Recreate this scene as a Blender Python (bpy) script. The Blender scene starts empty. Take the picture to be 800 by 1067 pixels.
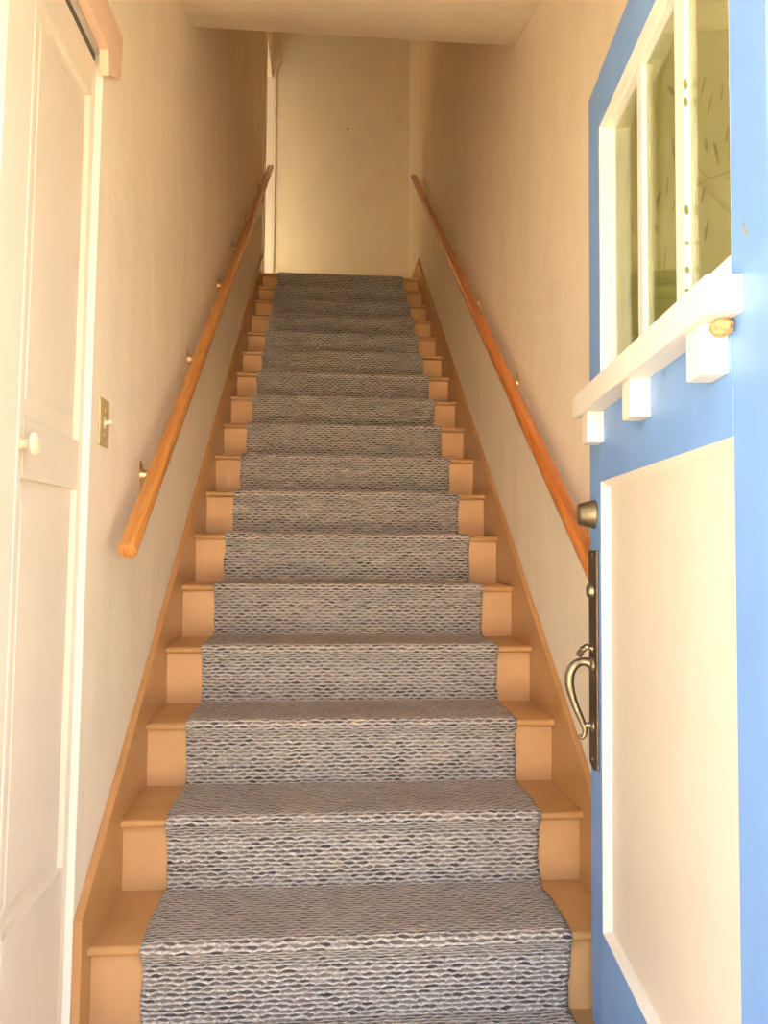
import bpy, bmesh, math, random
from mathutils import Vector, Matrix
random.seed(4)
PI = math.pi
S = bpy.context.scene
COL = S.collection

# ------------------------------------------------------------------ measurements (metres)
RISE, RUN, NS = .19, .25579, 17
W = .613            # half width between the skirt boards
XW = .633           # half width between the walls
NOSE = .028
Y_BACK = 5.01
Z_LAND = RISE * NS
Z_TOP = 5.95
Y_F0, Y_F1 = -.96, -1.12      # inside and outside face of the front wall
DX0, DX1 = -.49, .437         # front doorway
DZ = 2.215

# ------------------------------------------------------------------ materials
def new_mat(name):
    m = bpy.data.materials.new(name); m.use_nodes = True
    nt = m.node_tree
    b = nt.nodes['Principled BSDF']
    return m, nt, b
def N(nt, t, **kw):
    n = nt.nodes.new(t)
    for k, v in kw.items():
        if k in n.inputs.keys() if hasattr(n.inputs, 'keys') else False: n.inputs[k].default_value = v
        else: setattr(n, k, v)
    return n
def coords(nt, scale=(1, 1, 1), space='Object'):
    tc = nt.nodes.new('ShaderNodeTexCoord'); mp = nt.nodes.new('ShaderNodeMapping')
    mp.inputs['Scale'].default_value = scale
    nt.links.new(tc.outputs[space], mp.inputs[0]); return mp.outputs[0]
def noise(nt, vec, scale, detail=3, rough=.5, dist=0):
    n = nt.nodes.new('ShaderNodeTexNoise'); n.inputs['Scale'].default_value = scale
    n.inputs['Detail'].default_value = detail; n.inputs['Roughness'].default_value = rough
    n.inputs['Distortion'].default_value = dist
    if vec is not None: nt.links.new(vec, n.inputs['Vector'])
    return n.outputs['Fac']
def ramp(nt, fac, stops):
    r = nt.nodes.new('ShaderNodeValToRGB'); cr = r.color_ramp
    while len(cr.elements) > 1: cr.elements.remove(cr.elements[-1])
    cr.elements[0].position = stops[0][0]; cr.elements[0].color = (*stops[0][1], 1)
    for p, c in stops[1:]:
        e = cr.elements.new(p); e.color = (*c, 1)
    nt.links.new(fac, r.inputs[0]); return r.outputs[0]
def bump(nt, b, h, strength=.2, dist=.002):
    n = nt.nodes.new('ShaderNodeBump'); n.inputs['Strength'].default_value = strength
    n.inputs['Distance'].default_value = dist
    nt.links.new(h, n.inputs['Height']); nt.links.new(n.outputs[0], b.inputs['Normal'])
def mix(nt, f, a, b, mode='MIX'):
    n = nt.nodes.new('ShaderNodeMix'); n.data_type = 'RGBA'; n.blend_type = mode
    for i, v in ((0, f), (6, a), (7, b)):
        if isinstance(v, (int, float)): n.inputs[i].default_value = v
        elif isinstance(v, tuple): n.inputs[i].default_value = (*v, 1)
        else: nt.links.new(v, n.inputs[i])
    return n.outputs[2]
def math_(nt, op, a, b=None, c=None):
    n = nt.nodes.new('ShaderNodeMath'); n.operation = op
    for i, v in enumerate((a, b, c)):
        if v is None: continue
        if isinstance(v, (int, float)): n.inputs[i].default_value = v
        else: nt.links.new(v, n.inputs[i])
    return n.outputs[0]

def paint(name, col, var=.06, rough=.5, scale=(1, 1, 1), ns=5, bs=60, bstr=.15, bdist=.001, dark=None, spec=.5):
    m, nt, b = new_mat(name)
    v = coords(nt, scale)
    f = noise(nt, v, ns, 4, .6)
    d = dark or tuple(c * (1 - var * 2.2) for c in col)
    l = tuple(min(1, c * (1 + var)) for c in col)
    c = ramp(nt, f, [(.3, d), (.55, col), (.75, l)])
    nt.links.new(c, b.inputs['Base Color'])
    b.inputs['Roughness'].default_value = rough
    b.inputs['Specular IOR Level'].default_value = spec
    bump(nt, b, noise(nt, v, bs, 4, .6), bstr, bdist)
    return m
def plaster(name, col, dark):
    m, nt, b = new_mat(name)
    v = coords(nt, (1, 1, .28)); v2 = coords(nt)
    f = noise(nt, v, 6, 6, .65, .6)
    c = ramp(nt, f, [(.32, dark), (.5, col), (.8, tuple(min(1, x * 1.05) for x in col))])
    nt.links.new(c, b.inputs['Base Color']); b.inputs['Roughness'].default_value = .75
    h = math_(nt, 'ADD', math_(nt, 'MULTIPLY', noise(nt, v2, 4, 5, .6), 4.0), noise(nt, v2, 45, 4, .6))
    bump(nt, b, h, .5, .004)
    return m
M = {}
M['wall'] = plaster('warm cream plaster', (.875, .785, .63), (.84, .745, .585))
M['back'] = paint('smooth cream wall paint', (.83, .765, .58), .02, .7, bs=90, bstr=.1)
M['ceiling'] = plaster('cream ceiling plaster', (.87, .775, .61), (.84, .745, .58))
M['tan'] = paint('tan stair paint', (.63, .365, .165), .05, .38, ns=7, bs=30, bstr=.25, dark=(.57, .33, .145))
M['tread'] = paint('worn shaded tan paint', (.50, .275, .105), .06, .36, ns=5, bs=30, bstr=.3, dark=(.41, .225, .08))  # darker than the risers: grazing light on the treads put into the colour
M['skirt'] = paint('tan skirt paint', (.47, .25, .095), .05, .34, ns=4, bs=14, bstr=.35, bdist=.002, dark=(.42, .22, .08))
M['white'] = paint('glossy cream white paint', (.79, .71, .585), .02, .35, ns=4, bs=25, bstr=.15)
M['bright'] = paint('chalky white paint', (.86, .81, .71), .02, .5, ns=6, bs=60, bstr=.2)
M['trim'] = paint('cream white trim paint', (.84, .77, .62), .02, .45)
M['blue'] = paint('sky blue door paint', (.165, .325, .66), .07, .45, scale=(1, 1, .3), ns=6, bs=18, bstr=.4, dark=(.15, .295, .61))
M['pink'] = paint('bare pinkish trim board', (.74, .52, .36), .08, .6, scale=(1, .25, 1), ns=14)
M['nest'] = paint('dried mud', (.55, .33, .15), .3, .95, ns=60, bs=120, bstr=1, bdist=.004)
M['dark'] = paint('dark nail and gap shade', (.10, .08, .05), .1, .9)
M['ivory'] = paint('ivory plastic', (.82, .72, .50), .02, .35, bstr=.02)
M['ground'] = paint('sandy ground', (.58, .48, .335), .1, .95, ns=2, bs=20, bstr=.5, bdist=.01)

def metal(name, col, rough, var=.2):
    m, nt, b = new_mat(name)
    v = coords(nt, (1, 1, 1))
    f = noise(nt, v, 60, 4, .6)
    c = ramp(nt, f, [(.3, tuple(x * (1 - var) for x in col)), (.7, col)])
    nt.links.new(c, b.inputs['Base Color'])
    b.inputs['Metallic'].default_value = 1; b.inputs['Roughness'].default_value = rough
    bump(nt, b, f, .1, .0006)
    return m
M['brass'] = metal('polished brass', (.95, .72, .36), .32)
M['antique'] = metal('antique brass', (.36, .29, .19), .43, .35)
M['bronze'] = metal('dark worn bronze plate', (.17, .12, .085), .5, .35)
M['almond'] = paint('tan brass coloured switch plate', (.46, .36, .17), .05, .35, bstr=.05)

def wood(name, a, b_, c_):
    m, nt, b = new_mat(name)
    v = coords(nt, (26, 26, 1.3))
    w = noise(nt, v, 1.0, 4, .6, 1.2)
    v2 = coords(nt, (160, 160, 5)); g = noise(nt, v2, 1.0, 3, .6)
    c = ramp(nt, w, [(.28, a), (.44, b_), (.52, c_), (.60, b_), (.74, a)])
    c = mix(nt, .35, c, ramp(nt, g, [(.35, a), (.65, c_)]))
    nt.links.new(c, b.inputs['Base Color']); b.inputs['Roughness'].default_value = .3
    b.inputs['Coat Weight'].default_value = .3; b.inputs['Coat Roughness'].default_value = .15
    bump(nt, b, g, .08, .001)
    return m
M['oak_l'] = wood('honey varnished fir', (.25, .08, .012), (.42, .155, .028), (.58, .26, .065))
M['oak_r'] = wood('red orange varnished fir', (.29, .07, .009), (.46, .13, .02), (.56, .195, .036))

def glass(name, col):
    m = bpy.data.materials.new(name); m.use_nodes = True; nt = m.node_tree; nt.nodes.clear()
    out = nt.nodes.new('ShaderNodeOutputMaterial')
    tr = nt.nodes.new('ShaderNodeBsdfTransparent'); tr.inputs[0].default_value = (*col, 1)
    gl = nt.nodes.new('ShaderNodeBsdfGlossy'); gl.inputs['Roughness'].default_value = .03
    fr = nt.nodes.new('ShaderNodeFresnel'); fr.inputs[0].default_value = 1.45
    v = coords(nt); f = noise(nt, v, 5, 2)
    bp = nt.nodes.new('ShaderNodeBump'); bp.inputs['Strength'].default_value = .1; bp.inputs['Distance'].default_value = .004
    nt.links.new(f, bp.inputs['Height']); nt.links.new(bp.outputs[0], gl.inputs['Normal'])
    mx = nt.nodes.new('ShaderNodeMixShader')
    nt.links.new(math_(nt, 'MULTIPLY', fr.outputs[0], .55), mx.inputs[0])
    nt.links.new(tr.outputs[0], mx.inputs[1]); nt.links.new(gl.outputs[0], mx.inputs[2])
    nt.links.new(mx.outputs[0], out.inputs[0])
    return m
M['glass'] = glass('old window glass', (.92, .95, .86))
def voile(name, A, B, C_):
    m = bpy.data.materials.new(name); m.use_nodes = True; nt = m.node_tree
    b = nt.nodes['Principled BSDF']
    v = coords(nt, (1, 1, .35)); f = noise(nt, v, 9, 4, .6, .5)
    c = ramp(nt, f, [(.3, A), (.55, B), (.8, C_)])
    nt.links.new(c, b.inputs['Base Color']); b.inputs['Roughness'].default_value = .7
    return m
M['film'] = voile('olive window film', (.50, .51, .19), (.57, .57, .23), (.64, .61, .29))
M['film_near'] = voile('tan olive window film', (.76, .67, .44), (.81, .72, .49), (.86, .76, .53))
M['pane_reflection'] = voile('pale tan pane reflection', (.86, .76, .52), (.89, .79, .56), (.91, .81, .58))
M['leafdark'] = paint('dark olive leaf print', (.20, .18, .055), .15, .7, ns=30)
M['leafprint'] = paint('brown leaf print', (.40, .30, .12), .15, .7, ns=30)

def carpet():
    m, nt, b = new_mat('braided wool carpet')
    uv = nt.nodes.new('ShaderNodeUVMap'); uv.uv_map = 'UVMap'
    sp = nt.nodes.new('ShaderNodeSeparateXYZ'); nt.links.new(uv.outputs[0], sp.inputs[0])
    U, V = sp.outputs[0], sp.outputs[1]
    # warp a little so that the rows wander
    nn = nt.nodes.new('ShaderNodeTexNoise'); nn.inputs['Scale'].default_value = 28; nn.inputs['Detail'].default_value = 3
    nt.links.new(uv.outputs[0], nn.inputs['Vector'])
    s2 = nt.nodes.new('ShaderNodeSeparateColor'); nt.links.new(nn.outputs['Color'], s2.inputs[0])
    v = math_(nt, 'DIVIDE', V, .0112)
    v = math_(nt, 'ADD', v, math_(nt, 'ADD', math_(nt, 'MULTIPLY', math_(nt, 'SUBTRACT', s2.outputs[0], .5), 1.1), math_(nt, 'MULTIPLY', noise(nt, uv.outputs[0], 150, 2), .35)))
    u = math_(nt, 'DIVIDE', U, .033)
    u = math_(nt, 'ADD', u, math_(nt, 'MULTIPLY', math_(nt, 'SUBTRACT', s2.outputs[1], .5), 1.1))
    row = math_(nt, 'FLOOR', v); fv = math_(nt, 'FRACT', v)
    u2 = math_(nt, 'ADD', u, math_(nt, 'MULTIPLY', row, .5))
    cell = math_(nt, 'FLOOR', u2); fu = math_(nt, 'FRACT', u2)
    lens = math_(nt, 'ADD', math_(nt, 'MULTIPLY', math_(nt, 'COSINE', math_(nt, 'MULTIPLY', math_(nt, 'SUBTRACT', fu, .5), PI)), .40), .03)
    d = math_(nt, 'DIVIDE', math_(nt, 'ABSOLUTE', math_(nt, 'SUBTRACT', fv, .5)), lens)
    cv = nt.nodes.new('ShaderNodeCombineXYZ'); nt.links.new(cell, cv.inputs[0]); nt.links.new(row, cv.inputs[1])
    wn = nt.nodes.new('ShaderNodeTexWhiteNoise'); wn.noise_dimensions = '2D'; nt.links.new(cv.outputs[0], wn.inputs['Vector'])
    yarn = ramp(nt, wn.outputs['Value'], [(0, (.095, .075, .075)), (.18, (.17, .13, .125)), (.5, (.27, .21, .19)), (.8, (.36, .285, .25)), (1, (.46, .375, .32))])
    fib = noise(nt, uv.outputs[0], 700, 3, .7)
    yarn = mix(nt, .75, yarn, ramp(nt, fib, [(.3, (.35, .35, .35)), (.7, (1, 1, 1))]), 'MULTIPLY')
    strand = ramp(nt, fib, [(.25, (.54, .48, .42)), (.6, (.93, .87, .78))])
    mr = nt.nodes.new('ShaderNodeMapRange'); mr.interpolation_type = 'SMOOTHSTEP'
    nt.links.new(d, mr.inputs[0]); mr.inputs[1].default_value = .66; mr.inputs[2].default_value = 1.0
    c = mix(nt, mr.outputs[0], yarn, strand)
    # trodden-in dirt on the treads
    at = nt.nodes.new('ShaderNodeAttribute'); at.attribute_name = 'wear'
    dn = noise(nt, uv.outputs[0], 5, 4, .6)
    wf = math_(nt, 'MULTIPLY', at.outputs['Fac'], math_(nt, 'ADD', .35, math_(nt, 'MULTIPLY', dn, .6)))
    dirt = mix(nt, 1.0, c, (.74, .60, .45), 'MULTIPLY')
    c = mix(nt, wf, c, mix(nt, .35, dirt, (.27, .20, .135)))
    nt.links.new(c, b.inputs['Base Color']); b.inputs['Roughness'].default_value = .95
    b.inputs['Specular IOR Level'].default_value = .1
    b.inputs['Sheen Weight'].default_value = .15
    h = math_(nt, 'SUBTRACT', 1.0, math_(nt, 'ABSOLUTE', math_(nt, 'SUBTRACT', math_(nt, 'MULTIPLY', d, .9), .35)))
    h = math_(nt, 'ADD', h, math_(nt, 'MULTIPLY', fib, .5))
    bump(nt, b, h, .8, .004)
    return m
M['carpet'] = carpet()

# ------------------------------------------------------------------ object helpers
def bm_obj(name, bm, mat, parent=None, smooth=None, bevel=0, seg=2, loc=None):
    bmesh.ops.recalc_face_normals(bm, faces=bm.faces)
    me = bpy.data.meshes.new(name); bm.to_mesh(me); bm.free()
    if smooth is not None:
        for p in me.polygons: p.use_smooth = True
        me.set_sharp_from_angle(angle=math.radians(smooth))
    me.materials.append(M[mat] if isinstance(mat, str) else mat)
    o = bpy.data.objects.new(name, me); COL.objects.link(o)
    if parent is not None: o.parent = parent
    if loc is not None: o.location = loc
    if bevel:
        md = o.modifiers.new('bevel', 'BEVEL'); md.width = bevel; md.segments = seg; md.limit_method = 'ANGLE'
        md.angle_limit = math.radians(40); md.harden_normals = False
    return o
def box(bm, x0, x1, y0, y1, z0, z1, shear=0):
    vs = []
    for z in (z0, z1):
        for x, y in ((x0, y0), (x1, y0), (x1, y1), (x0, y1)):
            vs.append(bm.verts.new((x, y + shear * z, z)))
    for f in ((0, 1, 2, 3), (4, 5, 6, 7), (0, 1, 5, 4), (1, 2, 6, 5), (2, 3, 7, 6), (3, 0, 4, 7)):
        bm.faces.new([vs[i] for i in f])
def prism(bm, pts, axis, a, b):
    """polygon pts extruded along axis (0=x: pts are y,z / 1=y: pts are x,z / 2=z: pts are x,y)"""
    def mk(p, t):
        return {0: (t, p[0], p[1]), 1: (p[0], t, p[1]), 2: (p[0], p[1], t)}[axis]
    A = [bm.verts.new(mk(p, a)) for p in pts]; B = [bm.verts.new(mk(p, b)) for p in pts]
    bm.faces.new(A); bm.faces.new(B[::-1]); n = len(pts)
    for i in range(n): bm.faces.new((A[i], A[(i + 1) % n], B[(i + 1) % n], B[i]))
def lathe(bm, prof, mat4, n=28, squash=(1, 1)):
    """prof: (radius, height) along local Z; closed at ends"""
    rings = []
    for r, h in prof:
        rings.append([bm.verts.new(mat4 @ Vector((max(r, 1e-5) * math.cos(2*PI*i/n) * squash[0], max(r, 1e-5) * math.sin(2*PI*i/n) * squash[1], h))) for i in range(n)])
    for a, b in zip(rings, rings[1:]):
        for i in range(n): bm.faces.new((a[i], a[(i+1) % n], b[(i+1) % n], b[i]))
    bm.faces.new(rings[0]); bm.faces.new(rings[-1])
def tube(bm, pts, rad, n=14):
    pts = [Vector(p) for p in pts]; rings = []
    up = Vector((0, 0, 1)); prev = None
    for i, p in enumerate(pts):
        t = (pts[min(i+1, len(pts)-1)] - pts[max(i-1, 0)]).normalized()
        if prev is None:
            a = t.orthogonal().normalized()
        else:
            a = (prev - t * prev.dot(t)).normalized()
        prev = a; b = t.cross(a)
        r = rad[i] if isinstance(rad, (list, tuple)) else rad
        rings.append([bm.verts.new(p + (a * math.cos(2*PI*k/n) + b * math.sin(2*PI*k/n)) * r) for k in range(n)])
    for a, b in zip(rings, rings[1:]):
        for i in range(n): bm.faces.new((a[i], a[(i+1) % n], b[(i+1) % n], b[i]))
    bm.faces.new(rings[0]); bm.faces.new(rings[-1])
def bez(pts, n=8):
    """Catmull-Rom through pts"""
    P = [Vector(p) for p in pts]; P = [P[0]*2-P[1]] + P + [P[-1]*2-P[-2]]; out = []
    for i in range(1, len(P)-2):
        for k in range(n):
            t = k / n
            a, b, c, d = P[i-1], P[i], P[i+1], P[i+2]
            out.append(.5*((2*b)+(-a+c)*t+(2*a-5*b+4*c-d)*t*t+(-a+3*b-3*c+d)*t**3))
    out.append(P[-2]); return out
def axis_mat(loc, direction):
    q = Vector(direction).normalized().to_track_quat('Z', 'Y')
    return Matrix.Translation(Vector(loc)) @ q.to_matrix().to_4x4()
def thing(name, label, cat, loc=(0, 0, 0), rotz=0, group=None, kind=None):
    o = bpy.data.objects.new(name, None); COL.objects.link(o)
    o.location = loc; o.rotation_euler = (0, 0, rotz); o.empty_display_size = .05
    return tag(o, label, cat, group, kind)
def tag(o, label=None, cat=None, group=None, kind=None):
    if label: o['label'] = label
    if cat: o['category'] = cat
    if group: o['group'] = group
    if kind: o['kind'] = kind
    return o

# ================================================================== THE SETTING
SH = .03
jf = lambda z: -.048 + SH * z          # far side of the closet opening (out of plumb)
jn = lambda z: -.455 + SH * z          # near side
CZ = 2.262
bm = bmesh.new()
prism(bm, [(jf(0), -.0), (4.28, 0), (4.28, Z_TOP), (jf(CZ), Z_TOP), (jf(CZ), CZ)], 0, -XW - .12, -XW)
prism(bm, [(Y_F0, CZ), (jf(CZ), CZ), (jf(CZ), Z_TOP), (Y_F0, Z_TOP)], 0, -XW - .12, -XW)
prism(bm, [(Y_F0, 0), (jn(0), 0), (jn(CZ), CZ), (Y_F0, CZ)], 0, -XW - .12, -XW)
prism(bm, [(4.28, Z_LAND + 2.14), (Y_BACK, Z_LAND + 2.14), (Y_BACK, Z_TOP), (4.28, Z_TOP)], 0, -XW - .12, -XW)
prism(bm, [(4.28, 0), (Y_BACK, 0), (Y_BACK, Z_LAND - .02), (4.28, Z_LAND - .02)], 0, -XW - .12, -XW)
tag(bm_obj('wall_left', bm, 'wall'), 'cream plaster wall left of the stairs with light switch on it', 'wall', kind='structure')
bm = bmesh.new(); box(bm, XW, XW + .12, Y_F0, Y_BACK, 0, Z_TOP)
tag(bm_obj('wall_right', bm, 'wall'), 'cream plaster wall right of the stairs, behind the blue door', 'wall', kind='structure')
bm = bmesh.new(); box(bm, -2.6, XW + .12, Y_BACK, Y_BACK + .12, 0, Z_TOP)
tag(bm_obj('wall_back', bm, 'back'), 'plain cream end wall at the top of the stairs', 'wall', kind='structure')
bm = bmesh.new()
box(bm, -4, DX0, Y_F1, Y_F0, -.15, 6.4); box(bm, DX1, 4, Y_F1, Y_F0, -.15, 6.4); box(bm, DX0, DX1, Y_F1, Y_F0, DZ, 6.4)
tag(bm_obj('wall_front', bm, 'wall'), 'front wall with the entrance doorway, around the camera side', 'wall', kind='structure')
# upstairs hall beyond the landing doorway
bm = bmesh.new(); box(bm, -2.6, -XW - .12, 3.0, 3.12, Z_LAND, Z_TOP); box(bm, -2.72, -2.6, 3.0, Y_BACK + .12, Z_LAND, Z_TOP)
tag(bm_obj('wall_hall', bm, 'back'), 'cream walls of the upstairs hall beyond the landing opening', 'wall', kind='structure')
bm = bmesh.new()
box(bm, DX0, DX1, Y_F1, Y_F0, -.15, 0); box(bm, -XW, XW, Y_F0, .06, -.15, 0)
tag(bm_obj('floor', bm, 'tread'), 'tan painted entry floor at the foot of the stairs', 'floor', kind='structure')
bm = bmesh.new(); box(bm, -2.6, XW, (NS-1)*RUN + NOSE + .1, Y_BACK, Z_LAND - .12, Z_LAND - .002)
tag(bm_obj('floor_landing', bm, 'tread'), 'tan painted landing floor at the top of the stairs', 'floor', kind='structure')
# entry ceiling: flat, then sloping up to an edge; the shaft beyond is taller
bm = bmesh.new()
ZC0, YC0, YC1, ZC1 = 3.0, .76, 1.108, 3.10
pts = [(Y_F0, ZC0)]
for i in range(9):      # soft transition
    t = i / 8
    y = YC0 - .12 + .24 * t
    pts.append((y, ZC0 + (ZC1 - ZC0) / (YC1 - YC0) * .24 * t * t / 2))
pts += [(YC1 - .01, ZC1 - .004), (YC1, ZC1 + .004), (YC1, Z_TOP), (YC1 - .1, Z_TOP), (YC1 - .1, ZC1 + .1), (Y_F0, ZC1 + .1)]
prism(bm, pts, 0, -XW, XW)
box(bm, -XW - .12, XW + .12, YC1 - .1, Y_BACK + .12, Z_TOP, Z_TOP + .1)
box(bm, -2.72, -XW - .12, 3.0, Y_BACK + .12, Z_TOP, Z_TOP + .1)
tag(bm_obj('ceiling', bm, 'ceiling', smooth=25), 'low cream ceiling that tips up to an edge over the first steps', 'ceiling', kind='structure')
bm = bmesh.new(); box(bm, XW - .016, XW, (NS-1)*RUN + .04, Y_BACK, Z_LAND, Z_LAND + .18)
tag(bm_obj('baseboard_right', bm, 'skirt', bevel=.003), 'tan baseboard along the landing, right side', 'baseboard', kind='structure')
# landing doorway trim
t = thing('trim_1', 'cream casing around the opening left of the landing', 'door trim', (-XW, 4.28, Z_LAND), kind='structure')
def rel(bm, o):
    bmesh.ops.translate(bm, verts=bm.verts, vec=-o.location); return bm
bm = bmesh.new(); box(bm, -XW - .002, -XW + .018, 4.19, 4.278, Z_LAND + .18, Z_TOP); bm_obj('side_casing', rel(bm, t), 'trim', t, bevel=.003)
bm = bmesh.new(); box(bm, -.72, -.612, Y_BACK - .02, Y_BACK, Z_LAND, Z_LAND + 2.14); bm_obj('far_casing', rel(bm, t), 'bright', t, bevel=.003)
bm = bmesh.new(); box(bm, -.61, -.592, Y_BACK - .026, Y_BACK, Z_LAND, Z_LAND + 2.2); bm_obj('edge_bead', rel(bm, t), 'trim', t, bevel=.006, seg=3)
bm = bmesh.new(); prism(bm, [(-.632, Z_LAND + 2.2), (-.585, Z_LAND + 2.2), (-.555, Z_LAND + 2.27), (-.585, Z_TOP), (-.632, Z_TOP)], 1, Y_BACK - .03, Y_BACK)
bm_obj('upper_block', rel(bm, t), 'trim', t, bevel=.003)
# exterior ground
bm = bmesh.new(); box(bm, -30, 30, -45, Y_F1, -.3, -.15); 
tag(bm_obj('ground', bm, 'ground'), 'pale sandy ground in front of the entrance', 'ground', kind='structure')

# ================================================================== STAIRCASE
st = thing('staircase', 'tan painted wooden staircase with skirt boards and bullnose treads', 'staircase')
for k in range(1, NS + 1):
    yn = (k-1) * RUN; z = k * RISE
    bm = bmesh.new()
    r = .0115; pts = []
    for i in range(9):
        a = PI/2 + PI * i/8
        pts.append((yn + r + r*math.cos(a), z - r + r*math.sin(a)))
    yend = yn + RUN + NOSE + .012 if k < NS else yn + NOSE + .14
    pts += [(yend, z - .023), (yend, z)]
    prism(bm, pts, 0, -W - .004, W + .004)
    tr = bm_obj('tread', bm, 'tread', st, smooth=35)
    # riser board, without the shade that darkens the tread colour
    bm = bmesh.new(); box(bm, -W - .004, W + .004, yn + NOSE, yn + NOSE + .018, z - RISE - (.0 if k == 1 else .001), z - .0225)
    bm_obj('riser', bm, 'tan', st)
SLOPE = RISE / RUN
SK = .303
for s in (-1, 1):
    bm = bmesh.new()
    y0, y1 = (-.045, 4.105)
    pts = [(y0, 0), (y0, SK + SLOPE*y0), (y1, SK + SLOPE*y1 + .012), (y1 + .16, Z_LAND + .18), (y1 + .16, Z_LAND - .1), (3.4, 2.2), (.5, 0)]
    prism(bm, pts, 0, s*W, s*(XW - .0005))
    bm_obj('skirt_board', bm, 'skirt', st, bevel=.0025)

# ================================================================== RUNNER
def runner_path():
    P = []
    off = .0015
    for k in range(1, NS + 1):
        yn = (k-1)*RUN; z0 = (k-1)*RISE; z1 = k*RISE; yr = yn + NOSE
        wear = lambda v: v
        # concave foot
        if k == 1: P += [(-.25, .0015, .5), (-.06, .0015, .5)]
        if 1:
            rr = .028 if k > 1 else .016
            for i in range(5):
                a = -PI/2 + (PI/2)*i/4      # from tread to riser
                P.append((yr - rr + rr*math.cos(a), z0 + rr + rr*math.sin(a), .5 - .1*i))
        P.append((yr - .002, z0 + .10, 0)); P.append((yr - .003, z1 - .052, 0)); P.append((yr - .012, z1 - .034, 0))
        for i in range(7):
            a = PI + .10 - (PI/2 + .10)*i/6; rr = .0135
            P.append((yn + .012 + rr*math.cos(a), z1 - .0115 + (rr - .001)*math.sin(a), .1*i))
        P.append((yn + .06, z1 + .0015, .85)); P.append((yn + .16, z1 + .0015, .8))
    P.append((Y_BACK - .2, Z_LAND + .0015, .5))
    return P
P = runner_path()
# resample
R = [P[0]]
for a, b in zip(P, P[1:]):
    L = math.hypot(b[0]-a[0], b[1]-a[1]); n = max(1, int(L/.008))
    for i in range(1, n+1):
        t = i/n; R.append(tuple(a[j] + (b[j]-a[j])*t for j in range(3)))
from mathutils import noise as mn
bm = bmesh.new(); uvl = bm.loops.layers.uv.new('UVMap'); wl = bm.verts.layers.float.new('wear')
NX = 60; HW = .497; TH = .0085
rows_t, rows_b, arc = [], [], [0]
for i in range(1, len(R)): arc.append(arc[-1] + math.hypot(R[i][0]-R[i-1][0], R[i][1]-R[i-1][1]))
for i, (y, z, w) in enumerate(R):
    a, b = R[max(i-1, 0)], R[min(i+1, len(R)-1)]
    ty, tz = b[0]-a[0], b[1]-a[1]; l = math.hypot(ty, tz); ny, nz = -tz/l, ty/l
    if ny*(-1) + nz < 0: ny, nz = -ny, -nz
    hl = HW + .006*mn.noise(Vector((arc[i]*14, 3.1, 0))) + .0035*mn.noise(Vector((arc[i]*70, 1.1, 0)))
    hr = HW + .006*mn.noise(Vector((arc[i]*14, 9.1, 0))) + .0035*mn.noise(Vector((arc[i]*70, 7.1, 0)))
    rt, rb = [], []
    for j in range(NX+1):
        x = -hl + (hl+hr)*j/NX
        d = TH + .0016*mn.noise(Vector((x*30, arc[i]*40, 0))) + .002*mn.noise(Vector((x*5, arc[i]*9, 5)))
        if j in (0, NX): d -= .003
        v = bm.verts.new((x, y + ny*d, z + nz*d)); v[wl] = w * (1 - .45*abs(x/.5)**2); rt.append(v)
    for x in (-hl, hr): 
        v = bm.verts.new((x, y + ny*.0002, z + nz*.0002)); v[wl] = 0; rb.append(v)
    rows_t.append(rt); rows_b.append(rb)
oarc = [0]
for i in range(1, len(R)):
    p0, p1 = rows_t[i-1][NX//2].co, rows_t[i][NX//2].co
    oarc.append(oarc[-1] + math.hypot(p1.y-p0.y, p1.z-p0.z))
for i in range(len(R)-1):
    for j in range(NX):
        f = bm.faces.new((rows_t[i][j], rows_t[i][j+1], rows_t[i+1][j+1], rows_t[i+1][j]))
        for lp, (vi, vj) in zip(f.loops, ((i, j), (i, j+1), (i+1, j+1), (i+1, j))): lp[uvl].uv = (rows_t[vi][vj].co.x, oarc[vi])
    for s, j in ((0, 0), (1, NX)):
        f = bm.faces.new((rows_t[i][j], rows_b[i][s], rows_b[i+1][s], rows_t[i+1][j]))
        for lp, (vi, o) in zip(f.loops, ((i, 0), (i, .01), (i+1, .01), (i+1, 0))): lp[uvl].uv = (rows_t[vi][j].co.x + o, oarc[vi])
me = bpy.data.meshes.new('stair_runner'); bm.to_mesh(me); bm.free()
for p in me.polygons: p.use_smooth = True
me.materials.append(M['carpet'])
o = bpy.data.objects.new('stair_runner', me); COL.objects.link(o)
tag(o, 'grey and white braided carpet runner down the middle of the stairs', 'carpet')

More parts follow.
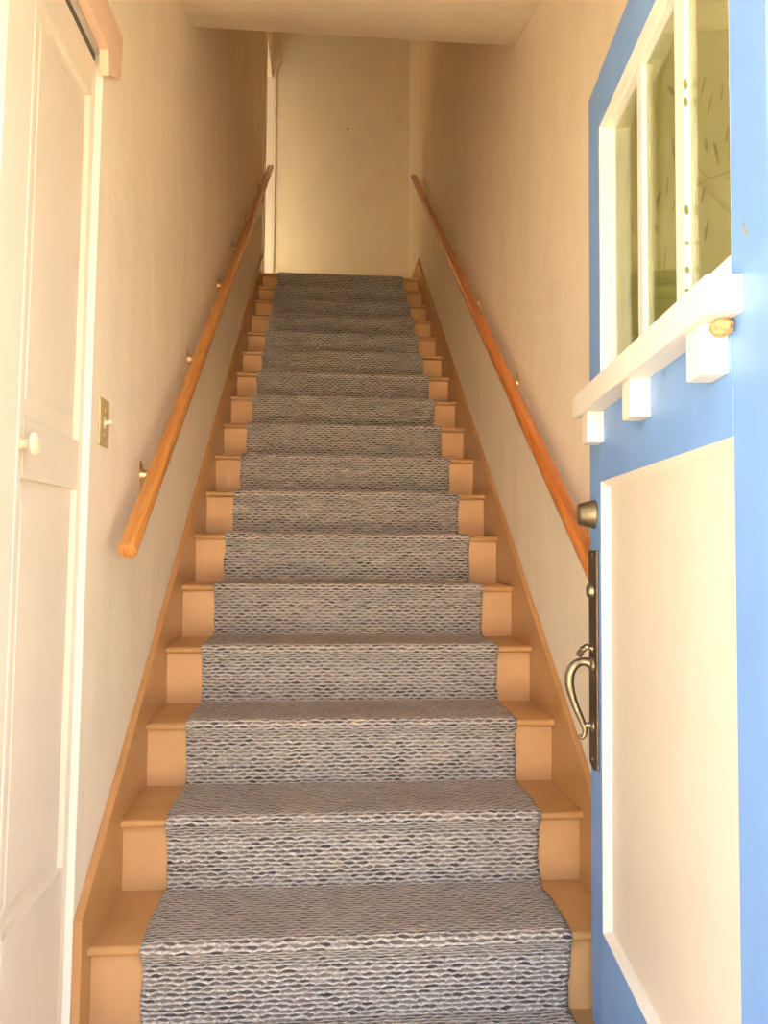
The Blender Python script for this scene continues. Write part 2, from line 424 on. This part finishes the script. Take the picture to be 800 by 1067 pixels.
# ================================================================== HANDRAILS
OFF, IC = .063, 1.012
L_SL = math.hypot(1, SLOPE)
def handrail(side, y0, y1, mat, label, ys):
    x = side * (XW - OFF)
    root = thing('handrail', label, 'handrail', (x, y0, IC + SLOPE*y0), group=None)
    # rail, local Z along the rail
    bm = bmesh.new(); L = (y1 - y0) * L_SL; n = 20; rings = []
    rad = .0238
    for h, k in ((0, .80), (.002, .93), (.006, 1), *[(L*i/12, 1) for i in range(1, 12)], (L - .006, 1), (L - .002, .93), (L, .8)):
        ring = []
        for i in range(n):
            a = 2*PI*(i + .5)/n
            px, py = rad*math.cos(a), rad*math.sin(a)
            py = max(py, -rad*.78) # flat underside
            ring.append(bm.verts.new((px*k, py*k, h)))
        rings.append(ring)
    for a, b in zip(rings, rings[1:]):
        for i in range(n): bm.faces.new((a[i], a[(i+1) % n], b[(i+1) % n], b[i]))
    bm.faces.new(rings[0]); bm.faces.new(rings[-1])
    rail = bm_obj('rail', bm, mat, root, smooth=40)
    rail.rotation_euler = (-math.atan2(1, SLOPE), 0, 0)     # Z -> (0, 1, SLOPE)
    for yb in ys:
        # bracket in root space: wall plate, then a flared arm sweeping up under the rail
        bz = SLOPE*(yb - y0); by = yb - y0
        pl = bmesh.new()
        wx = side * OFF
        lathe(pl, [(.0155, 0), (.016, .002), (.013, .0045), (.009, .006)], axis_mat((wx, by, bz - .052), (-side, 0, 0)), 24, (1.0, 1.0))
        for v in pl.verts:
            dz = v.co.z - (bz - .052); v.co.z = (bz - .052) + dz*2.5
        b = bm_obj('bracket', pl, 'brass', root, smooth=40)
        bm = bmesh.new()
        pts = bez([(wx - side*.004, by, bz - .056), (wx - side*.022, by, bz - .056), (wx - side*.040, by, bz - .046), (0 + side*.004, by, bz - .030), (0, by, bz - .016)], 5)
        nr = len(pts); rad_ = [.014*(1 - i/(nr-1))**1.6 + .0055 for i in range(nr)]
        tube(bm, pts, rad_, 14)
        bm_obj('arm', bm, 'brass', b, smooth=50)
        bm = bmesh.new()
        box(bm, -.012, .012, by - .02, by + .02, bz - .0225, bz - .0185)
        for v in bm.verts: v.co.z += SLOPE*(v.co.y - by)
        lathe(bm, [(.004, 0), (.004, .003), (.002, .005)], axis_mat((-side*.006, by - .012, bz - .031), (0, 0, -1)), 10)
        bm_obj('saddle', bm, 'brass', b)
    return root
handrail(-1, .09, 4.19, 'oak_l', 'honey coloured round wooden handrail on brass brackets, on the left wall', (.46, 1.15, 1.88, 2.40, 2.99, 3.80))
handrail(1, -.12, 4.09, 'oak_r', 'reddish orange wooden handrail on the right wall, running behind the blue door', (.27, 1.03, 1.77, 2.43, 3.18, 3.88))

# ================================================================== LIGHT SWITCH
SX, SY, SZ = -XW, .082, 1.39
t = thing('light_switch', 'tall brass toggle light switch on the left wall below the handrail', 'switch', (SX, SY, SZ))
t['label'] = 'brass plated toggle light switch on the left wall beside the white closet door'
bm = bmesh.new(); prism(bm, [(-.037, -.058), (.037, -.058), (.037, .058), (-.037, .058)], 0, 0, .005)
bm_obj('switch_plate', bm, 'almond', t, bevel=.003, seg=3)
bm = bmesh.new(); box(bm, .004, .006, -.006, .006, -.013, .013); bm_obj('switch_slot', bm, 'ivory', t)
bm = bmesh.new(); tube(bm, [(.004, 0, 0), (.012, 0, .001), (.024, 0, .003)], [.0055, .005, .0042], 10); bm_obj('toggle', bm, 'ivory', t, smooth=50)
for z in (-.030, .030):
    bm = bmesh.new(); lathe(bm, [(.004, 0), (.004, .001), (.002, .002)], axis_mat((.0048, 0, z), (1, 0, 0)), 14); bm_obj('screw', bm, 'brass', t, smooth=40)

# ================================================================== CLOSET DOOR (left wall)
XL = -.648
cd = thing('door_1', 'cream white panelled closet door in the left wall with round knob', 'door', (-XW, -.455, 0), kind='structure')
def C(bm): return rel(bm, cd)
def sbox(bm, x0, x1, n0, n1, z0, z1): box(bm, x0, x1, n0, n1, z0, z1, SH)
# normalised y (before lean): panel edges
ya, yb_, y_near, y_far = -.391, -.084, -.447, -.0545
bm = bmesh.new(); sbox(bm, XL - .035, XL, y_near, ya, .01, 2.235); bm_obj('stile', C(bm), 'white', cd, bevel=.002)
bm = bmesh.new(); sbox(bm, XL - .035, XL, yb_, y_far, .01, 2.235); bm_obj('stile', C(bm), 'white', cd, bevel=.002)
for z0, z1 in ((2.14, 2.235), (1.218, 1.327), (.01, .40)):
    bm = bmesh.new(); sbox(bm, XL - .035, XL, ya, yb_, z0, z1); bm_obj('rail', C(bm), 'white', cd, bevel=.0015)
def panel(z0, z1):
    bm = bmesh.new(); e, d = .022, .012
    o = [(ya, z0), (yb_, z0), (yb_, z1), (ya, z1)]; i_ = [(ya+e, z0+.045), (yb_-e, z0+.045), (yb_-e, z1-.045), (ya+e, z1-.045)]
    P_ = lambda p, x: bm.verts.new((x, p[0] + SH*p[1], p[1]))
    A = [P_(p, XL - .014) for p in o]; B = [P_(p, XL - .006) for p in i_]; D_ = [P_(p, XL - .028) for p in o]
    for k in range(4): bm.faces.new((A[k], A[(k+1) % 4], B[(k+1) % 4], B[k])); bm.faces.new((D_[k], D_[(k+1) % 4], A[(k+1) % 4], A[k]))
    bm.faces.new(B); bm.faces.new(D_)
    bm_obj('panel', C(bm), 'white', cd)
panel(1.327, 2.14); panel(.40, 1.218)
bm = bmesh.new()
lathe(bm, [(.0125, 0), (.0115, .004), (.0095, .012), (.0095, .020), (.0095, .023), (.015, .026), (.021, .029), (.0215, .032), (.019, .036), (.012, .039), (.004, .040)], axis_mat((XL, -.418 + SH*1.277, 1.277), (1, 0, 0)), 32)
bm_obj('knob', C(bm), 'ivory', cd, smooth=50)
bm = bmesh.new(); sbox(bm, XL, XL + .003, -.424, -.418, .01, 2.235); bm_obj('stile_bead', C(bm), 'bright', cd, bevel=.0014)
# jamb lining, near bead and casing
t = thing('trim_2', 'white frame around the closet door in the left wall', 'door trim', (-XW, -.455, 0), kind='structure')
bm = bmesh.new(); sbox(bm, XL - .04, -XW + .001, -.0540, -.0470, 0, CZ); bm_obj('far_jamb', C(bm), 'bright', t)
bm = bmesh.new(); sbox(bm, XL - .04, -XW + .001, -.4555, -.4480, 0, CZ); bm_obj('near_jamb', C(bm), 'bright', t)
bm = bmesh.new(); pts = [(-XW + .009*math.sin(PI*i/10), -.484 - .014*math.cos(PI*i/10)) for i in range(11)]
prism(bm, pts, 2, 0, 2.24)
for v in bm.verts: v.co.y += SH*v.co.z
bm_obj('bead', C(bm), 'bright', t, smooth=50)
bm = bmesh.new(); sbox(bm, -XW, -XW + .014, -.60, -.493, 0, 2.24); bm_obj('near_casing', C(bm), 'white', t, bevel=.003)
# head board with its cut-off end
bm = bmesh.new()
prism(bm, [(-.93, 2.252), (-.02, 2.252), (-.012, 2.195), (.092, 2.252), (.098, 2.362), (-.93, 2.362)], 0, -XW, -XW + .022)
tag(bm_obj('trim_3', bm, 'pink', bevel=.002), 'pinkish bare board over the closet door at upper left', 'trim board', kind='structure')
bm = bmesh.new(); box(bm, XL - .03, XL - .004, -.455 + SH*2.2, -.052 + SH*2.2, 2.237, 2.262)
bm_obj('gap_shade', C(bm), 'dark', t)  # dark strip standing in for the shade above the door leaf

# ================================================================== FRONT DOOR
ang = math.atan2(-.99345, -.11425)
fd = thing('door_2', 'open blue front door with three tall panes and dentil shelf', 'door', (.53409, -.02888, 0), ang, kind='structure')
# door space: X from the free edge to the hinge edge, Y into the door, Z up
DW, DT, DB, DTOP = .915, .05, .012, 2.185
wx0, wx1, wz0, wz1 = .104, .806, 1.486, 2.062
px0, px1, pz0, pz1 = .104, .806, .256, 1.246
def door_part(name, boxes, mat, bevel=.0006, parent=fd):
    bm = bmesh.new()
    for b in boxes: box(bm, *b)
    return bm_obj(name, bm, mat, parent, bevel=bevel)
door_part('stile', [(0, px0, 0, DT, DB, DTOP)], 'blue', .004)
door_part('stile', [(px1, DW, 0, DT, DB, DTOP)], 'blue', .003)
door_part('rail', [(px0, px1, 0, DT, DB, pz0)], 'blue')
door_part('rail', [(px0, px1, 0, DT, pz1, wz0 - .0)], 'blue')
door_part('rail', [(px0, px1, 0, DT, wz1, DTOP)], 'blue')
# sunk lower panel with sloping white sticking
bm = bmesh.new()
def frustum(bm, r0, y0, r1, y1):
    A = [bm.verts.new((x, y0, z)) for x, z in ((r0[0], r0[2]), (r0[1], r0[2]), (r0[1], r0[3]), (r0[0], r0[3]))]
    B = [bm.verts.new((x, y1, z)) for x, z in ((r1[0], r1[2]), (r1[1], r1[2]), (r1[1], r1[3]), (r1[0], r1[3]))]
    for k in range(4): bm.faces.new((A[k], A[(k+1) % 4], B[(k+1) % 4], B[k]))
    return A, B
def ring_mould(name, r, prof, mat):
    """closed mitred moulding: prof = list of (inset, depth)"""
    bm = bmesh.new(); loops = []
    for ins, dep in prof:
        loops.append([bm.verts.new((x, dep, z)) for x, z in ((r[0]+ins, r[2]+ins), (r[1]-ins, r[2]+ins), (r[1]-ins, r[3]-ins), (r[0]+ins, r[3]-ins))])
    n = len(loops)
    for a in range(n):
        b = (a + 1) % n
        for k in range(4): bm.faces.new((loops[a][k], loops[a][(k+1) % 4], loops[b][(k+1) % 4], loops[b][k]))
    return bm_obj(name, bm, mat, fd)
ring_mould('panel_moulding', (px0, px1, pz0, pz1), [(0, .0008), (.0004, .001), (.010, .014), (.012, .019), (.012, .030), (0, .030)], 'bright')
door_part('lower_panel', [(px0 + .008, px1 - .008, .019, .034, pz0 + .008, pz1 - .008)], 'white', 0)
# window frame and panes
ring_mould('window_frame', (wx0, wx1, wz0, wz1), [(0, .0008), (.0004, .001), (.005, .018), (.008, .020), (.011, .034), (.012, .040), (0, .040)], 'bright')
for a, b in ((.310, .343), (.526, .572)):
    door_part('muntin', [(a, b, .025, .042, wz0 + .008, wz1 - .008)], 'bright', .002)
ring = [(wx0 + .010, .312), (.341, .528), (.570, wx1 - .010)]
GY = .0337
def leaf_strip(bm, p, q, wd, y):
    """one slender printed leaf from p to q"""
    dx, dz = q[0]-p[0], q[1]-p[1]; L = math.hypot(dx, dz); nx, nz = -dz/L, dx/L; A, B = [], []
    for i in range(9):
        t = i/8; h = wd*math.sin(PI*t)**.8*.5 + .0002
        A.append((p[0] + dx*t + nx*h, p[1] + dz*t + nz*h)); B.append((p[0] + dx*t - nx*h, p[1] + dz*t - nz*h))
    prism(bm, A + B[::-1], 1, y, y + .0003)
leaves = {0: [((.20, 1.60), (.215, 1.66)), ((.24, 1.75), (.225, 1.80)), ((.19, 1.86), (.205, 1.91))],
          1: [((.3877, 1.7332), (.4207, 1.766)), ((.4569, 1.7693), (.4451, 1.7331)), ((.471, 1.6934), (.4974, 1.7108)), ((.3768, 1.716), (.3985, 1.6921)), ((.457, 1.9376), (.4959, 1.8951)), ((.4105, 1.7637), (.3806, 1.7486)), ((.43, 1.60), (.445, 1.65)), ((.49, 1.78), (.48, 1.83))],
          2: [((.6626, 1.7217), (.6822, 1.6721)), ((.6281, 1.7447), (.6376, 1.7184)), ((.7163, 1.7148), (.7067, 1.6936)), ((.628, 1.6676), (.6097, 1.6498)), ((.6329, 1.8438), (.615, 1.82)), ((.66, 1.80), (.64, 1.775)), ((.62, 1.58), (.64, 1.61)), ((.70, 1.79), (.69, 1.765))]}
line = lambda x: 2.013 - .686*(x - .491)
for i, (a, b) in enumerate(ring):
    g = door_part('pane', [(a, b, GY, GY + .0022, wz0 + .010, wz1 - .010)], 'glass', 0)
    # patterned film on the back of the pane, paler above a slant where a reflection is painted in
    zt = wz1 - .010; zb = wz0 + .010; y0, y1 = GY + .0032, GY + .0042
    la, lb = min(line(a), zt), min(line(b), zt)
    bm = bmesh.new()
    low = [(a, zb), (b, zb), (b, lb)] + ([((2.013 - zt)/.686 + .491, zt)] if la >= zt and lb < zt else []) + [(a, la)]
    prism(bm, low, 1, y0, y1)
    f = bm_obj('pane_backing', bm, 'film_near' if i == 2 else 'film', g)
    f['label'] = 'olive film with leaf print behind the glass'
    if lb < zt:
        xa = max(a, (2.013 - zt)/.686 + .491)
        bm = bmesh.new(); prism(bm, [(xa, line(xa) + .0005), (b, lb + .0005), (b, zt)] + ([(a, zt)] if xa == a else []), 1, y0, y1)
        f = bm_obj('pane_backing', bm, 'pane_reflection', g); f['label'] = 'paler upper sheet behind the glass, a painted reflection'
    bm = bmesh.new()
    for p, q in leaves[i]: leaf_strip(bm, p, q, .009, GY + .0026)
    bm_obj('leaf_print', bm, 'leafprint' if i == 2 else 'leafdark', g)
    if i == 2:
        bm = bmesh.new()
        tube(bm, [(p[0], GY + .0027, p[2]) for p in bez([(.5872, 0, 1.7378), (.6028, 0, 1.7088), (.6434, 0, 1.6741), (.6818, 0, 1.6588), (.7134, 0, 1.6485)], 6)], .0006, 6)
        tube(bm, [(p[0], GY + .0027, p[2]) for p in bez([(.5858, 0, 1.6889), (.6127, 0, 1.6812), (.6434, 0, 1.6741)], 5)], .0006, 6)
        bm_obj('stem_print', bm, 'leafprint', g)
# bare brown chips along the near muntin and a scratch on the hinge stile
bm = bmesh.new()
for z, h in ((1.868, .018), (1.838, .014), (1.655, .017), (1.60, .006), (1.555, .012), (1.52, .008)):
    prism(bm, [(.0275 + .0032*math.cos(2*PI*k/9)*(1 + .3*math.sin(k*5)), z + h*.55*math.sin(2*PI*k/9)) for k in range(9)], 0, .5715, .5726)
ch = bm_obj('chipped_paint', bm, 'leafdark', fd)
bm = bmesh.new(); leaf_strip(bm, (.856, 1.492), (.842, 1.52), .004, -.0005)
bm_obj('scratch', bm, 'leafprint', fd)
door_part('sill', [(px0 + .0005, px1 - .0005, -.0015, .03, 1.4495, 1.4875)], 'bright', .001)
# dentil shelf
door_part('shelf', [(.03, .842, -.047, .001, 1.4005, 1.4505)], 'bright', .003)
for a, b in ((.080, .134), (.411, .465), (.738, .795)):
    door_part('dentil_block', [(a, b, -.036, .001, 1.331, 1.4005)], 'bright', .003)
# deadbolt
bm = bmesh.new(); lathe(bm, [(.0335, 0), (.034, .003), (.0325, .005), (.0245, .036), (.022, .038), (.012, .0385), (.011, .037)], axis_mat((.047, 0, 1.175), (0, -1, 0)), 36)
db = bm_obj('deadbolt', bm, 'antique', fd, smooth=40)
# handleset
bm = bmesh.new(); prism(bm, [(.010, .600), (.046, .590), (.084, .600), (.084, 1.092), (.010, 1.092)], 1, -.006, 0.001)
plate = bm_obj('handle_plate', bm, 'bronze', fd, bevel=.0025)
bm = bmesh.new(); lathe(bm, [(.018, 0), (.0175, .008), (.015, .012), (.009, .014), (.008, .0125)], axis_mat((.047, -.005, .998), (0, -1, 0)), 28); bm_obj('lock_cylinder', bm, 'antique', plate, smooth=40)
bm = bmesh.new()
pts = bez([(.047, -.004, .866), (.047, -.018, .870), (.047, -.026, .866), (.047, -.033, .857), (.047, -.038, .848)], 5)
tube(bm, pts, [.008, .0075, .007, .0065, .006]*4 + [.006], 12)
for v in bm.verts: v.co.x = .047 + (v.co.x - .047)*(1 + 1.1*min(1, max(0, (-v.co.y - .01)/.03)))
bm_obj('thumb_latch', bm, 'antique', plate, smooth=50)
bm = bmesh.new()
pts = bez([(.047, -.004, .828), (.047, -.022, .836), (.047, -.041, .832), (.047, -.055, .815), (.047, -.059, .788), (.047, -.052, .755), (.047, -.040, .722), (.047, -.028, .695), (.047, -.024, .676), (.047, -.030, .664), (.047, -.038, .668)], 5)
n = len(pts); rr = [.0125 - .004*min(1, i/8) + .0025*math.sin(PI*min(1, max(0, (i-6)/20))) - .0045*max(0, (i-28)/(n-29)) for i in range(n)]
tube(bm, pts, rr, 14)
tube(bm, [(.047, -.004, .690), (.047, -.016, .692), (.047, -.028, .690)], [.011, .007, .0065], 12)
lathe(bm, [(.019, 0), (.018, .004), (.012, .009)], axis_mat((.047, -.005, .828), (0, -1, 0)), 20)
lathe(bm, [(.015, 0), (.014, .004), (.009, .008)], axis_mat((.047, -.005, .690), (0, -1, 0)), 20)
bm_obj('grip', bm, 'antique', plate, smooth=55)
for z in (1.082, .615):
    bm = bmesh.new(); lathe(bm, [(.004, 0), (.0035, .002), (.001, .0028)], axis_mat((.047, -.0058, z), (0, -1, 0)), 10); bm_obj('screw', bm, 'antique', plate)
# hinges
for z in (.25, 1.1, 1.95):
    bm = bmesh.new(); lathe(bm, [(.006, 0), (.006, .09)], axis_mat((DW + .006, .045, z), (0, 0, 1)), 12); bm_obj('hinge', bm, 'antique', fd, smooth=40)
# door frame of the doorway
t = thing('trim_4', 'white jamb of the entrance doorway at the right edge', 'door frame', (DX1, Y_F0, 0), kind='structure')
def F(bm): return rel(bm, t)
bm = bmesh.new(); box(bm, DX1 - .002, DX1 + .03, Y_F1 - .01, Y_F0 + .006, 0, DZ); bm_obj('hinge_jamb', F(bm), 'bright', t)
bm = bmesh.new(); box(bm, DX0 - .03, DX0 + .002, Y_F1 - .01, Y_F0 + .006, 0, DZ); bm_obj('latch_jamb', F(bm), 'bright', t)

# mud nest under the shelf
bm = bmesh.new(); bmesh.ops.create_icosphere(bm, subdivisions=4, radius=1)
for v in bm.verts:
    n_ = 1 + .22*mn.noise(v.co*2.2) + .08*mn.noise(v.co*7)
    v.co = Vector((v.co.x*.017*n_, v.co.y*.014*n_, v.co.z*.012*n_))
dm = Matrix.Translation(Vector((.53409, -.02888, 0))) @ Matrix.Rotation(ang, 4, 'Z')
nest = bm_obj('mud_nest', bm, 'nest', smooth=60)
nest.location = dm @ Vector((.808, -.013, 1.390)); nest.rotation_euler = (0, 0, ang)
tag(nest, 'small brown dried mud wasp nest under the near end of the white door shelf', 'nest')
# nail in the end wall
bm = bmesh.new(); lathe(bm, [(.003, 0), (.003, .012), (.006, .013), (.006, .015)], axis_mat((0, 0, 0), (0, -1, 0)), 12)
nl = bm_obj('nail', bm, 'dark', smooth=40); nl.location = (.062, Y_BACK, 4.93)
tag(nl, 'tiny dark nail in the plain end wall above the stairs', 'nail')

# ================================================================== LIGHT
w = bpy.data.worlds.new('world'); S.world = w; w.use_nodes = True
nt = w.node_tree; bg = nt.nodes['Background']
tc = nt.nodes.new('ShaderNodeTexCoord'); sp = nt.nodes.new('ShaderNodeSeparateXYZ'); nt.links.new(tc.outputs['Generated'], sp.inputs[0])
c = ramp(nt, sp.outputs[2], [(0, (1.0, .93, .82)), (.10, (.98, .97, .98)), (.55, (.60, .75, 1.0))])
nt.links.new(c, bg.inputs[0]); bg.inputs[1].default_value = 4.2
sun = bpy.data.lights.new('sun', 'SUN'); sun.energy = 78; sun.angle = math.radians(.6); sun.color = (1, .93, .82)
so = bpy.data.objects.new('sun', sun); COL.objects.link(so)
so.rotation_euler = Vector((.15, -.22, -.96)).to_track_quat('-Z', 'Y').to_euler()   # from behind the house
pl = bpy.data.lights.new('doorway_portal', 'AREA'); pl.shape = 'RECTANGLE'; pl.size = DX1 - DX0; pl.size_y = DZ
pl.cycles.is_portal = True
po = bpy.data.objects.new('doorway_portal', pl); COL.objects.link(po); po.location = ((DX0+DX1)/2, Y_F1 - .02, DZ/2); po.rotation_euler = (math.radians(90), 0, 0)
# daylight of the upstairs hall, coming through the landing opening
al = bpy.data.lights.new('hall_daylight', 'AREA'); al.shape = 'RECTANGLE'; al.size = .4; al.size_y = 1.4; al.energy = 1.3; al.color = (1, .94, .80)
ao = bpy.data.objects.new('hall_daylight', al); COL.objects.link(ao); ao.location = (-2.5, 4.6, 4.3)
ao.rotation_euler = Vector((1, -.12, -.12)).to_track_quat('-Z', 'Y').to_euler()

# ================================================================== CAMERA
f_px, cx, cy, cz, yaw, pit, rol = 785.574, -.08966, -1.77836, 1.09787, .0758088, .0449475, .0082503
Fv = Vector((math.sin(yaw)*math.cos(pit), math.cos(yaw)*math.cos(pit), math.sin(pit)))
R0 = Vector((math.cos(yaw), -math.sin(yaw), 0)); U0 = R0.cross(Fv)
Rr = math.cos(rol)*R0 + math.sin(rol)*U0; Ur = -math.sin(rol)*R0 + math.cos(rol)*U0
cam = bpy.data.cameras.new('camera'); co = bpy.data.objects.new('camera', cam); COL.objects.link(co)
cam.sensor_fit = 'HORIZONTAL'; cam.sensor_width = 36; cam.lens = f_px/800*36; cam.clip_start = .02
m = Matrix((Rr, Ur, -Fv)).transposed().to_4x4(); m.translation = Vector((cx, cy, cz)); co.matrix_world = m
S.camera = co
S.view_settings.view_transform = 'Standard'; S.view_settings.look = 'None'
S.view_settings.gamma = 1; S.view_settings.use_curve_mapping = False; S.view_settings.exposure = .1
S.cycles.use_denoising = True; S.cycles.max_bounces = 20; S.cycles.diffuse_bounces = 16; S.cycles.transparent_max_bounces = 12
